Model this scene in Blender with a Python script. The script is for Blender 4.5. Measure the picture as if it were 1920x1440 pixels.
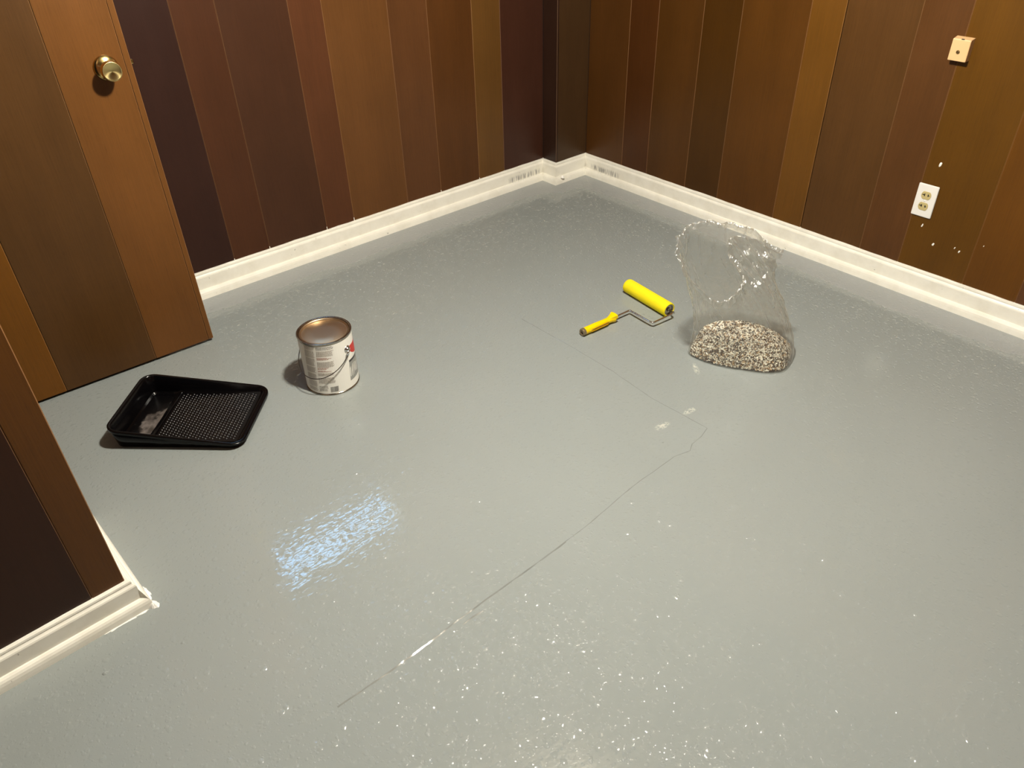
import bpy, bmesh, math, random
from mathutils import Vector, Matrix, noise
R = math.radians
random.seed(7)
scene = bpy.context.scene
for o in list(bpy.data.objects): bpy.data.objects.remove(o)
COL = scene.collection

# ---------------------------------------------------------------- camera, world, exposure
cam_d = bpy.data.cameras.new('camera'); cam = bpy.data.objects.new('camera', cam_d); COL.objects.link(cam)
cam_d.sensor_fit = 'HORIZONTAL'; cam_d.sensor_width = 36; cam_d.lens = 36*1442.76/1920; cam_d.clip_start = .02
cam.matrix_world = Matrix.Translation((-2.6937, -2.6391, 1.44)) @ Matrix.Rotation(-.68966, 4, 'Z') @ Matrix.Rotation(.94156, 4, 'X') @ Matrix.Rotation(-.02911, 4, 'Z')
scene.camera = cam
scene.cycles.sample_clamp_indirect = 20
scene.view_settings.view_transform = 'Standard'; scene.view_settings.look = 'None'
scene.view_settings.gamma = 1; scene.view_settings.use_curve_mapping = False
scene.view_settings.exposure = 0
LAMP_STRENGTH = 1110; LAMP_COLOR = (1, .95, .83)
SKY_COLOR = (.27, .58, 1.0); SKY_STRENGTH = 17
w = bpy.data.worlds.new('World'); scene.world = w; w.use_nodes = True
w.node_tree.nodes['Background'].inputs[0].default_value = (*SKY_COLOR, 1)
w.node_tree.nodes['Background'].inputs[1].default_value = SKY_STRENGTH

# ---------------------------------------------------------------- material helpers
def lin(c): return tuple(((v/255)/12.92 if v/255 <= .04045 else ((v/255+.055)/1.055)**2.4) for v in c)
class NT:
    def __init__(s, name):
        s.m = bpy.data.materials.new(name); s.m.use_nodes = True; s.t = s.m.node_tree; s.t.nodes.clear()
        s.out = s.t.nodes.new('ShaderNodeOutputMaterial')
    def n(s, typ, ins=None, **kw):
        d = s.t.nodes.new(typ)
        for k, v in kw.items(): setattr(d, k, v)
        for k, v in (ins or {}).items():
            if hasattr(v, 'is_output'): s.t.links.new(v, d.inputs[k])
            else: d.inputs[k].default_value = v
        return d
    def math(s, op, a, b=0, c=0, clamp=False):
        return s.n('ShaderNodeMath', {0: a, 1: b, 2: c}, operation=op, use_clamp=clamp).outputs[0]
    def mix(s, f, a, b, typ='MIX'):
        d = s.n('ShaderNodeMix', data_type='RGBA', blend_type=typ)
        for k, v in ((0, f), (6, a), (7, b)):
            if hasattr(v, 'is_output'): s.t.links.new(v, d.inputs[k])
            else: d.inputs[k].default_value = v if k == 0 else (*v, 1)
        return d.outputs[2]
    def ramp(s, f, lo, hi):
        return s.n('ShaderNodeMapRange', {0: f, 1: lo, 2: hi, 3: 0.0, 4: 1.0}, interpolation_type='SMOOTHSTEP').outputs[0]
    def noise(s, vec, scale, detail=3, rough=.5):
        return s.n('ShaderNodeTexNoise', {'Vector': vec, 'Scale': scale, 'Detail': detail, 'Roughness': rough}).outputs[0]
    def scaled(s, vec, sc):
        return s.n('ShaderNodeVectorMath', {0: vec, 1: sc}, operation='MULTIPLY').outputs[0]
    def bsdf(s, **kw):
        b = s.n('ShaderNodeBsdfPrincipled', {k.replace('_', ' '): v for k, v in kw.items()}); s.link(b.outputs[0]); return b
    def link(s, o): s.t.links.new(o, s.out.inputs[0])
def simple(name, rgb, rough=.5, metal=0, **kw):
    k = NT(name); k.bsdf(Base_Color=(*lin(rgb), 1), Roughness=rough, Metallic=metal, **kw); return k.m

# --- wood panelling: colour comes from each plank, grain is procedural
def wood_mat(name, rough=.38, gain=1.0, lit_tint=0.0):
    k = NT(name)
    co = k.n('ShaderNodeTexCoord').outputs['Object']; oi = k.n('ShaderNodeObjectInfo')
    off = k.n('ShaderNodeCombineXYZ', {0: k.math('MULTIPLY', oi.outputs['Random'], 37), 1: 0.0, 2: k.math('MULTIPLY', oi.outputs['Random'], 91)}).outputs[0]
    v = k.n('ShaderNodeVectorMath', {0: co, 1: off}, operation='ADD').outputs[0]
    fine = k.noise(k.scaled(v, (260, 30, 5)), 1, 3, .6)
    pore = k.noise(k.scaled(v, (700, 50, 22)), 1, 2, .5)
    broad = k.noise(k.scaled(v, (9, 3, .9)), 1, 3, .55)
    blot = k.noise(k.scaled(v, (5, 3, 3)), 1, 4, .6)
    c = oi.outputs['Color']
    f1 = k.math('ADD', .78, k.math('MULTIPLY', fine, .44))
    f2 = k.math('ADD', .76, k.math('MULTIPLY', broad, .48))
    f3 = k.math('ADD', .80, k.math('MULTIPLY', blot, .40))
    fac = k.math('MULTIPLY', k.math('MULTIPLY', f1, f2), f3)
    fac = k.math('MULTIPLY', fac, k.math('SUBTRACT', 1, k.math('MULTIPLY', k.ramp(pore, .60, .74), .30)))
    fac = k.math('MULTIPLY', fac, gain)
    g = k.n('ShaderNodeCombineColor', {0: fac, 1: fac, 2: fac}).outputs[0]
    col = k.mix(1.0, c, g, 'MULTIPLY')
    if lit_tint: col = k.mix(lit_tint, col, lin((128, 98, 70)))
    # light scuffs and scratches
    scr = k.noise(k.scaled(v, (34, 10, 7)), 1, 4, .65)
    col = k.mix(k.math('MULTIPLY', k.ramp(scr, .70, .80), .28), col, lin((150, 112, 78)))
    bump = k.n('ShaderNodeBump', {'Strength': .18, 'Distance': .0006, 'Height': k.math('ADD', fine, pore)})
    k.bsdf(Base_Color=col, Roughness=k.math('ADD', rough-.06, k.math('MULTIPLY', blot, .14)), Normal=bump.outputs[0], **{'Specular IOR Level': .3})
    return k.m
M = {}
M['wood'] = wood_mat('wood_panelling'); M['wood_edge'] = wood_mat('lit_joint_edge', .4, 1.9, .4)  # bevel faces coloured lighter, painting in the light their edges catch
M['groove'] = simple('panel_backing', (20, 10, 6), .8)
# --- white baseboard paint with grey scuffs
k = NT('baseboard_paint'); co = k.n('ShaderNodeNewGeometry').outputs['Position']
nz = k.noise(co, 14, 4, .6); streak = k.noise(k.scaled(co, (260, 260, 14)), 1, 2, .5)
sx = k.n('ShaderNodeSeparateXYZ', {0: co})
def window01(v, a, b, s): return k.math('MULTIPLY', k.ramp(v, a-s, a+s), k.math('SUBTRACT', 1, k.ramp(v, b-s, b+s)))
zoneA = k.math('MULTIPLY', window01(sx.outputs[0], -.40, -.215, .02), k.math('GREATER_THAN', sx.outputs[1], .07))
zoneB = k.math('MULTIPLY', window01(sx.outputs[1], -.205, -.03, .02), k.math('GREATER_THAN', sx.outputs[0], .0))
zone = k.math('MULTIPLY', k.math('MAXIMUM', zoneA, zoneB), window01(sx.outputs[2], .036, .060, .008))
zone = k.math('MULTIPLY', zone, k.ramp(streak, .46, .58))
col = k.mix(k.ramp(nz, .35, .75), lin((250, 246, 234)), lin((240, 235, 221)))
col = k.mix(k.math('MULTIPLY', zone, .85), col, lin((128, 126, 122)))
dots = k.noise(co, 60, 2); col = k.mix(k.math('MULTIPLY', k.ramp(dots, .745, .77), .6), col, lin((120, 110, 95)))
k.bsdf(Base_Color=col, Roughness=.32, Normal=k.n('ShaderNodeBump', {'Strength': .25, 'Distance': .001, 'Height': k.noise(co, 40, 3)}).outputs[0])
M['base'] = k.m
M['caulk'] = simple('white_caulk', (250, 247, 240), .45)
# --- floor: grey gloss porch paint, matt cut-in band along the walls
k = NT('floor_paint'); co = k.n('ShaderNodeNewGeometry').outputs['Position']; sx = k.n('ShaderNodeSeparateXYZ', {0: co}); X, Y = sx.outputs[0], sx.outputs[1]
wob = k.math('ADD', k.math('MULTIPLY', k.math('SUBTRACT', k.noise(co, 3.5, 2), .5), .10), k.math('MULTIPLY', k.math('SUBTRACT', k.noise(co, 60, 4, .65), .5), .034))
dback = k.math('SUBTRACT', k.math('SUBTRACT', .094, Y), wob)
chx = k.math('GREATER_THAN', X, -.27)
dback = k.math('SUBTRACT', dback, k.math('MULTIPLY', k.ramp(X, -.34, -.22), .075))
dright = k.math('SUBTRACT', k.math('SUBTRACT', 0, X), wob)
d = k.math('MINIMUM', dback, dright)
band = k.math('SUBTRACT', 1, k.ramp(d, .1155, .1195))
ctone = k.noise(co, 1.6, 3, .5)
body = k.mix(ctone, lin((145, 151, 149)), lin((152, 157, 155)))
cband = lin((163, 165, 165))
col = k.mix(k.math('MULTIPLY', band, .7), body, cband)
# streaks of light thrown by the bag, painted into the floor colour
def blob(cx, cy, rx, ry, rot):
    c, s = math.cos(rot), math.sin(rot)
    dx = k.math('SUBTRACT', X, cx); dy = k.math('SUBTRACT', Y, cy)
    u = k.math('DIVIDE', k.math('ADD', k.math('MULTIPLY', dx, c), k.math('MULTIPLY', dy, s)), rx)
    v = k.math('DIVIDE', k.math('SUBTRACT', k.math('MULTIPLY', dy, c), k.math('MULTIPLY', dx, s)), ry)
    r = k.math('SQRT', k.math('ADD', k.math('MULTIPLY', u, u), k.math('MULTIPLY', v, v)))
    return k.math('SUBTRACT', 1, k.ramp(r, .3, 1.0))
caustic = k.math('MAXIMUM', blob(-1.245, -1.570, .035, .016, -.1), blob(-1.13, -1.578, .035, .013, -.1))
caustic = k.math('MAXIMUM', caustic, blob(-.94, -1.45, .04, .012, .9))
caustic = k.math('MULTIPLY', caustic, k.ramp(k.noise(co, 110, 3, .6), .42, .58))
col = k.mix(k.math('MULTIPLY', caustic, .5), col, lin((232, 228, 215)))
# relief: slow roller waves, orange peel, and scattered bubbles / grit under the paint
wave = k.noise(k.scaled(co, (9, 7, 1)), 1, 2, .4)
peel = k.noise(k.scaled(co, (38, 85, 1)), 1, 2, .5)
def grit(scale, keep, rad, seed):
    v = k.n('ShaderNodeTexVoronoi', {'Vector': k.n('ShaderNodeVectorMath', {0: cw_, 1: (seed, seed*.7, 0)}, operation='ADD').outputs[0], 'Scale': scale}, voronoi_dimensions='2D')
    sep = k.n('ShaderNodeSeparateColor', {0: v.outputs['Color']})
    dens = k.math('ADD', k.math('MULTIPLY', k.math('SUBTRACT', k.noise(co, 2.6, 3, .6), .5), 1.3), keep)
    on = k.math('LESS_THAN', sep.outputs[0], dens)
    rr = k.math('ADD', rad*.5, k.math('MULTIPLY', sep.outputs[1], rad))
    q = k.math('DIVIDE', v.outputs['Distance'], rr)
    h = k.math('SUBTRACT', 1, k.math('MULTIPLY', q, q), 0, True)
    sign = k.math('SUBTRACT', k.math('MULTIPLY', k.math('GREATER_THAN', sep.outputs[2], .35), 1.5), .5)
    return k.math('MULTIPLY', k.math('MULTIPLY', h, rr), k.math('MULTIPLY', on, sign)), scale
warp = k.n('ShaderNodeVectorMath', {0: k.n('ShaderNodeTexNoise', {'Vector': co, 'Scale': 55.0, 'Detail': 2.0}).outputs['Color'], 1: (.011, .011, 0)}, operation='MULTIPLY').outputs[0]
cw_ = k.n('ShaderNodeVectorMath', {0: co, 1: warp}, operation='ADD').outputs[0]
g0, s0 = grit(44, .62, .22, 11.7)
g1, s1 = grit(95, .42, .26, 0); g2, s2 = grit(200, .34, .32, 5.3)
hgt = k.math('ADD', k.math('MULTIPLY', g1, .0038), k.math('MULTIPLY', g2, .0010))
hgt = k.math('ADD', hgt, k.math('MULTIPLY', g0, .0048))
hgt = k.math('ADD', hgt, k.math('MULTIPLY', peel, .00050))
hgt = k.math('ADD', hgt, k.math('MULTIPLY', wave, .0014))
hgt = k.math('ADD', hgt, k.math('MULTIPLY', k.ramp(d, .108, .126), .0004))
bump = k.n('ShaderNodeBump', {'Strength': 1.0, 'Distance': 1.0, 'Height': hgt})
rough = k.math('ADD', .06, k.math('MULTIPLY', band, .22))
soft = k.n('ShaderNodeBump', {'Strength': .20, 'Distance': 1.0, 'Height': hgt})
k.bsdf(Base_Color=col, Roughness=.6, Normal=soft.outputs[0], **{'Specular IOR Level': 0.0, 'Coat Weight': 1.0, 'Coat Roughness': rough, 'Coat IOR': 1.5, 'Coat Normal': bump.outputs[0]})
M['floor'] = k.m
M['seam'] = simple('seam_paint', (130, 133, 131), .07)
M['ceiling'] = simple('unseen_ceiling_dark', (100, 90, 75), .8)  # unseen ceiling, darkened to cut bounce light into the shadows
M['dark'] = simple('closet_paint', (120, 112, 100), .8)
k = NT('brass'); co = k.n('ShaderNodeTexCoord').outputs['Object']
k.bsdf(Base_Color=(.72, .52, .20, 1), Metallic=1.0, Roughness=k.math('ADD', .12, k.math('MULTIPLY', k.noise(co, 90, 2), .14))); M['brass'] = k.m
k = NT('brushed_brass'); k.bsdf(Base_Color=(.70, .54, .24, 1), Metallic=1.0, Roughness=.26, Anisotropic=.8, Tangent=k.n('ShaderNodeTangent', direction_type='RADIAL', axis='Y').outputs[0]); M['brass_face'] = k.m
M['chrome'] = simple('chrome_wire', (232, 230, 226), .2, 1)
M['bail'] = simple('bail_wire', (120, 114, 108), .3, 1)
M['steel'] = simple('tin_steel', (176, 168, 156), .2, 1)
k = NT('tin_lid'); co = k.n('ShaderNodeTexCoord').outputs['Object']
k.bsdf(Base_Color=(.62, .47, .31, 1), Metallic=1.0, Roughness=k.math('ADD', .33, k.math('MULTIPLY', k.noise(co, 30, 3), .14))); M['lid'] = k.m
M['label'] = simple('label_white', (250, 247, 238), .38)
M['print'] = simple('print_grey', (184, 175, 164), .45)
M['printd'] = simple('print_dark', (70, 64, 60), .45)
M['printr'] = simple('print_rust', (178, 118, 98), .45)
M['red'] = simple('label_red', (214, 44, 34), .4)
M['silver'] = simple('label_silver', (158, 158, 152), .35, .1)
M['blackbar'] = simple('label_charcoal', (60, 58, 58), .35)
k = NT('black_plastic'); co = k.n('ShaderNodeTexCoord').outputs['Object']
k.bsdf(Base_Color=(*lin((7, 6, 7)), 1), Roughness=.2, **{'Specular IOR Level': .28}, Normal=k.n('ShaderNodeBump', {'Strength': .3, 'Distance': .001, 'Height': k.noise(co, 30, 3)}).outputs[0]); M['black'] = k.m
M['blackmat'] = simple('black_plastic_texture', (16, 14, 14), .34, 0, **{'Specular IOR Level': 1.0})
k = NT('drying_paint_film'); co = k.n('ShaderNodeTexCoord').outputs['Object']; nz = k.noise(co, 30, 4, .6); sx = k.n('ShaderNodeSeparateXYZ', {0: co})
lean = k.math('ADD', k.math('MULTIPLY', sx.outputs[1], -2.6), k.math('MULTIPLY', sx.outputs[0], 4.5))
mk = k.ramp(k.math('ADD', k.math('ADD', lean, .68), k.math('SUBTRACT', k.noise(k.scaled(co, (1, 1, 1)), 17, 3, .6), .5)), .06, .20)
k.bsdf(Base_Color=k.mix(mk, lin((7, 6, 7)), k.mix(k.ramp(nz, .35, .68), lin((62, 56, 52)), lin((120, 112, 108)))), Roughness=.3, **{'Specular IOR Level': .3}); M['residue'] = k.m
k = NT('yellow_foam'); co = k.n('ShaderNodeTexCoord').outputs['Object']
k.bsdf(Base_Color=k.mix(k.noise(co, 400, 3), lin((248, 222, 2)), lin((255, 240, 6))), Roughness=.85, Normal=k.n('ShaderNodeBump', {'Strength': .6, 'Distance': .001, 'Height': k.noise(co, 900, 2)}).outputs[0]); M['foam'] = k.m
M['yellow'] = simple('yellow_plastic', (250, 214, 4), .28)
M['grip'] = simple('yellow_grip_recess', (206, 160, 2), .4)
M['clear'] = simple('smoked_clear_plastic', (150, 132, 104), .15, .5)
M['plate'] = simple('white_plate', (238, 234, 228), .3)
M['ivory'] = simple('aged_ivory', (196, 178, 124), .35)
M['slot'] = simple('slot_black', (14, 10, 8), .6)
M['beige'] = simple('phone_beige', (222, 182, 132), .42)
M['screw'] = simple('dull_screw', (120, 96, 60), .35, .8)
def film_mat(name, haze, gloss, crinkle=.011):
    k = NT(name)
    lw = k.math('ADD', gloss, k.math('MULTIPLY', k.math('POWER', k.n('ShaderNodeLayerWeight', {'Blend': .5}).outputs['Facing'], 4), .6))
    cr_ = k.noise(k.scaled(k.n('ShaderNodeTexCoord').outputs['Object'], (1, 1, .6)), 55, 3, .55)
    gl = k.n('ShaderNodeBsdfGlossy', {'Color': (1, 1, 1, 1), 'Roughness': .28, 'Normal': k.n('ShaderNodeBump', {'Strength': .7, 'Distance': crinkle, 'Height': cr_}).outputs[0]})
    tr = k.n('ShaderNodeBsdfTransparent', {'Color': (.97, .97, .95, 1)})
    hz = k.n('ShaderNodeBsdfTranslucent', {'Color': (.82, .81, .74, 1)}); df = k.n('ShaderNodeBsdfDiffuse', {'Color': (.82, .81, .74, 1)})
    hd = k.n('ShaderNodeMixShader', {0: .5, 1: hz.outputs[0], 2: df.outputs[0]})
    co = k.n('ShaderNodeTexCoord').outputs['Object']
    edge = k.n('ShaderNodeLayerWeight', {'Blend': .35}).outputs['Facing']
    hf = k.math('ADD', haze, k.math('MULTIPLY', k.math('POWER', edge, 2.0), .34*haze/.165))
    a = k.n('ShaderNodeMixShader', {0: hf, 1: tr.outputs[0], 2: hd.outputs[0]})
    b = k.n('ShaderNodeMixShader', {0: lw, 1: a.outputs[0], 2: gl.outputs[0]})
    k.link(b.outputs[0]); return k.m
M['film'] = film_mat('bag_film', .125, .105); M['film_cling'] = film_mat('bag_film_against_flakes', .085, .085)
M['film_fold'] = film_mat('bag_film_folded_layers', .17, .30, .034)
FL = [simple('flake_cream', (255, 250, 234), .5), simple('flake_tan', (196, 164, 122), .5), simple('flake_brown', (98, 68, 46), .5), simple('flake_black', (34, 27, 25), .5), simple('flake_grey', (124, 112, 100), .5)]
M['pile'] = simple('flake_mass', (96, 76, 58), .8)
k = NT('lamp_glass'); k.link(k.n('ShaderNodeEmission', {'Color': (*LAMP_COLOR, 1), 'Strength': LAMP_STRENGTH}).outputs[0]); M['lamp'] = k.m
k = NT('window_glass')
g = k.n('ShaderNodeMixShader', {0: .06, 1: k.n('ShaderNodeBsdfTransparent').outputs[0], 2: k.n('ShaderNodeBsdfGlossy', {'Roughness': .03}).outputs[0]})
k.link(g.outputs[0]); M['glass'] = k.m

# ---------------------------------------------------------------- mesh helpers
def mesh_obj(name, verts, faces, mat, parent=None, smooth=False, mats=None, fm=None):
    me = bpy.data.meshes.new(name); me.from_pydata([tuple(v) for v in verts], [], faces)
    for m in (mats or [mat]): me.materials.append(m)
    if fm: me.polygons.foreach_set('material_index', fm)
    if smooth: me.polygons.foreach_set('use_smooth', [True]*len(me.polygons))
    me.update()
    return link(name, me, parent)
def link(name, me, parent=None):
    o = bpy.data.objects.new(name, me); COL.objects.link(o)
    if parent: o.parent = parent
    return o
def bm_obj(name, bm, mat, parent=None, smooth=False, angle=None):
    bmesh.ops.recalc_face_normals(bm, faces=bm.faces)
    me = bpy.data.meshes.new(name); bm.to_mesh(me); bm.free(); me.materials.append(mat)
    if smooth:
        me.polygons.foreach_set('use_smooth', [True]*len(me.polygons))
        if angle: me.set_sharp_from_angle(angle=R(angle))
    return link(name, me, parent)
def box(bm, x0, x1, y0, y1, z0, z1, bev=0, M4=None, seg=1):
    r = bmesh.ops.create_cube(bm, size=1)
    vs = r['verts']
    for v in vs: v.co = Vector((x0+(v.co.x+.5)*(x1-x0), y0+(v.co.y+.5)*(y1-y0), z0+(v.co.z+.5)*(z1-z0)))
    if M4:
        for v in vs: v.co = M4 @ v.co
    if bev:
        es = list({e for v in vs for e in v.link_edges})
        bmesh.ops.bevel(bm, geom=es, offset=bev, segments=seg, affect='EDGES', profile=.5)
def lathe(prof, n=48, axis='Z', cap0=False, cap1=False, M4=None):
    vs, fs = [], []
    for r, z in prof:
        for i in range(n):
            a = 2*math.pi*i/n; vs.append(Vector((r*math.cos(a), r*math.sin(a), z)))
    for j in range(len(prof)-1):
        for i in range(n):
            i2 = (i+1) % n; fs.append((j*n+i, j*n+i2, (j+1)*n+i2, (j+1)*n+i))
    if cap0: fs.append(tuple(range(n))[::-1])
    if cap1: fs.append(tuple((len(prof)-1)*n+i for i in range(n)))
    if M4: vs = [M4 @ v for v in vs]
    return vs, fs
def tube(pts, rad, n=10, closed=False):
    pts = [Vector(p) for p in pts]; vs, fs = [], []
    up = None
    for i, p in enumerate(pts):
        t = (pts[min(i+1, len(pts)-1)]-pts[max(i-1, 0)]).normalized()
        if up is None: up = t.orthogonal().normalized()
        up = (up - t*up.dot(t)).normalized(); s = t.cross(up)
        r = rad[i] if isinstance(rad, (list, tuple)) else rad
        for q in range(n):
            a = 2*math.pi*q/n; vs.append(p+(up*math.cos(a)+s*math.sin(a))*r)
    for j in range(len(pts)-1):
        for q in range(n):
            q2 = (q+1) % n; fs.append((j*n+q, j*n+q2, (j+1)*n+q2, (j+1)*n+q))
    fs.append(tuple(range(n))[::-1]); fs.append(tuple((len(pts)-1)*n+q for q in range(n)))
    return vs, fs
def smooth_path(pts, it=3):
    pts = [Vector(p) for p in pts]
    for _ in range(it):
        q = [pts[0]]
        for a, b in zip(pts, pts[1:]): q += [a.lerp(b, .25), a.lerp(b, .75)]
        q.append(pts[-1]); pts = q
    return pts
def empty(name, loc, rz=0):
    o = bpy.data.objects.new(name, None); COL.objects.link(o); o.location = loc; o.rotation_euler = (0, 0, rz); o.empty_display_size = .05
    return o
def tag(o, label, cat=None, group=None, kind=None):
    if label: o['label'] = label
    if cat: o['category'] = cat
    if group: o['group'] = group
    if kind: o['kind'] = kind
    return o
def struct(o, label, cat): return tag(o, label, cat, kind='structure')

# ---------------------------------------------------------------- structure: floor, ceiling, walls
XR, YB = .03, .1238          # plank faces of the right and the back wall
NA = R(2.5); NX = Vector((math.cos(NA), math.sin(NA), 0)); NY = Vector((-math.sin(NA), math.cos(NA), 0))
CW = Vector((-2.641, -1.1883, 0))     # corner of the near wall
CEIL = 2.10; XL, YF = -4.3, -4.4
bm = bmesh.new(); box(bm, XL-.2, XR+.2, YF-.2, YB+.25, -.12, 0)
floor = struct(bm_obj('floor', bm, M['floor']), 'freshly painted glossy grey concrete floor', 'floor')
bm = bmesh.new(); box(bm, XL-.2, XR+.2, YF-.2, YB+.25, CEIL, CEIL+.1)
struct(bm_obj('ceiling', bm, M['ceiling']), 'unseen ceiling above the panelled room, darkened to cut bounce light', 'ceiling')

plank_cache = {}
def plank_mesh(width, height, depth=.010, gap=.0002):
    key = (round(width, 4), round(height, 3), depth, gap)
    if key in plank_cache: return plank_cache[key]
    g, b = gap, .0016
    x0, x1 = g, width-g
    sec = [(x0, depth), (x0, .0016), (x0+b, 0), (x1-b, 0), (x1, .0016), (x1, depth)]
    vs = [(x, y, 0) for x, y in sec] + [(x, y, height) for x, y in sec]
    fs = [(i, i+1, i+7, i+6) for i in range(5)] + [(5, 4, 3, 2, 1, 0), (6, 7, 8, 9, 10, 11), (5, 0, 6, 11)]
    me = bpy.data.meshes.new('plank'); me.from_pydata(vs, [], fs); me.materials.append(M['wood']); me.materials.append(M['wood_edge']); me.polygons.foreach_set('material_index', [0, 1, 0, 1, 0, 0, 0, 0]); me.update()
    plank_cache[key] = me; return me
def planks(parent, origin, direction, bounds, colors, z0=0., h=CEIL):
    """boards standing along `direction` from `origin`; their faces look to the right of that direction"""
    d = Vector(direction).normalized(); n = Vector((-d.y, d.x, 0))      # local y = into the wall
    for i, (a, b) in enumerate(zip(bounds, bounds[1:])):
        o = link('plank', plank_mesh(b-a, h), parent)
        m = Matrix(((d.x, n.x, 0, 0), (d.y, n.y, 0, 0), (0, 0, 1, 0), (0, 0, 0, 1)))
        p = Vector(origin)+d*a
        o.matrix_world = Matrix.Translation((p.x, p.y, z0)) @ m
        c = colors[i % len(colors)]; o.color = (*lin(c), 1)
def backing(name, p0, p1, thick, z0=0, z1=CEIL, off=.0085):
    """solid wall core behind the boards, along p0->p1, extending into the wall"""
    p0, p1 = Vector((*p0[:2], 0)), Vector((*p1[:2], 0)); d = (p1-p0).normalized(); n = Vector((-d.y, d.x, 0))
    a, b, c, e = p0+n*off, p1+n*off, p1+n*(off+thick), p0+n*(off+thick)
    vs = [(*v[:2], z) for z in (z0, z1) for v in (a, b, c, e)]
    fs = [(3, 2, 1, 0), (4, 5, 6, 7), (0, 1, 5, 4), (1, 2, 6, 5), (2, 3, 7, 6), (3, 0, 4, 7)]
    return vs, fs
def merge(*parts):
    V, F = [], []
    for vs, fs in parts:
        k0 = len(V); V += vs; F += [tuple(i+k0 for i in f) for f in fs]
    return V, F

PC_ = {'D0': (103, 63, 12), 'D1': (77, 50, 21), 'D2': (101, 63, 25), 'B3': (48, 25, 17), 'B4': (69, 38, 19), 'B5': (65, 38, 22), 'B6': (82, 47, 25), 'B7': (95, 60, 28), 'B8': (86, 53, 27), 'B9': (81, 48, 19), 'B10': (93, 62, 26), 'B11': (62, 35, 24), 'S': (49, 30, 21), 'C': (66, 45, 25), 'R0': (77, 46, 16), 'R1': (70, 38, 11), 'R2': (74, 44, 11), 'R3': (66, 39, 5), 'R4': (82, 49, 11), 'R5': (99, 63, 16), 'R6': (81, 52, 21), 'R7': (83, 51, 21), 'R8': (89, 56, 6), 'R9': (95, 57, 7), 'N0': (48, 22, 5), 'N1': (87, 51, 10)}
PUR, PUR2, MID, RED, TAN, DRK, BRN = (76, 46, 40), (92, 54, 42), (100, 62, 38), (98, 54, 36), (128, 84, 48), (62, 38, 32), (88, 54, 34)
# back wall, boards read left to right in the photo (origin at its left end, direction +x), with the window cut out
WX0, WX1, WZ0, WZ1 = -1.97, -1.2525, 1.475, 1.68
vs, fs = merge(backing('', (-2.75, YB), (WX0, YB), .022), backing('', (WX1, YB), (.05, YB), .022),
               backing('', (WX0, YB), (WX1, YB), .022, 0, WZ0), backing('', (WX0, YB), (WX1, YB), .022, WZ1, CEIL))
wall_back = struct(mesh_obj('wall_back', vs, fs, M['groove']), 'dark wood panelled wall behind the open door', 'wall')
bb = [-2.64, -2.475, -2.195, -2.02, -1.787, -1.639, -1.382, -1.2525, -.979, -.7975, -.575, -.4235, -.174]
bc = [MID, BRN, PUR2]+[PC_['B%d' % i] for i in range(3, 12)]
def back_planks():
    for i, (a, b) in enumerate(zip(bb, bb[1:])):
        lo, hi = a, b
        if hi <= WX0 or lo >= WX1: planks(wall_back, (a, YB, 0), (1, 0, 0), [0, b-a], [bc[i]])
        else:   # boards around the window opening are cut
            if lo < WX0: planks(wall_back, (a, YB, 0), (1, 0, 0), [0, WX0-a], [bc[i]])
            if hi > WX1: planks(wall_back, (WX1, YB, 0), (1, 0, 0), [0, b-WX1], [bc[i]])
            s, e = max(lo, WX0), min(hi, WX1)
            planks(wall_back, (s, YB, 0), (1, 0, 0), [0, e-s], [bc[i]], 0, WZ0)
            planks(wall_back, (s, YB, 0), (1, 0, 0), [0, e-s], [bc[i]], WZ1, CEIL-WZ1)
back_planks()
# boxed-in corner pillar
vs, fs = backing('', (-.1655, .03), (.045, .03), .09)
wall_corner = struct(mesh_obj('wall_corner', vs, fs, M['groove']), 'narrow boxed-in corner column with dark wood panelling', 'wall')
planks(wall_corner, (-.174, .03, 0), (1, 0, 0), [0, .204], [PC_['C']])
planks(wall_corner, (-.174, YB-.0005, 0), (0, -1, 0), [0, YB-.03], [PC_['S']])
# right wall (direction -y)
vs, fs = backing('', (XR, .13), (XR, YF), .12)
wall_right = struct(mesh_obj('wall_right', vs, fs, M['groove']), 'brown wood panelled wall with the outlet and phone jack', 'wall')
rb = [-.03, .2125, .3685, .596, .774, 1.056, 1.187, 1.443, 1.594, 1.828, 2.003, 2.283, 2.413, 2.67, 2.82, 3.05, 3.23, 3.51, 3.64, 3.9, 4.05, 4.4]
rc = [PC_['R%d' % i] for i in range(10)]+[(92, 58, 32), TAN, BRN, MID]
planks(wall_right, (XR, 0, 0), (0, -1, 0), rb[:6]+[1.1855], rc)
planks(wall_right, (XR, 0, 0), (0, -1, 0), [1.1890]+rb[7:], rc[6:]+rc[:6])
# near wall on the left: its front runs along -NX and its end shows the corner
def npt(a, b): return CW+NX*a+NY*b
vs, fs = merge(backing('', npt(-1.7, 0), npt(-.0085, 0), .10))
wall_near = struct(mesh_obj('wall_near', vs, fs, M['groove']), 'dark panelled wall end at the lower left', 'wall')
planks(wall_near, npt(-1.7, 0), NX, [0, .26, .41, .64, .82, 1.10, 1.232, 1.44, 1.629, 1.70], [BRN, MID, PUR2, BRN, MID, TAN, BRN, PC_['N0'], PC_['N1']])
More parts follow.
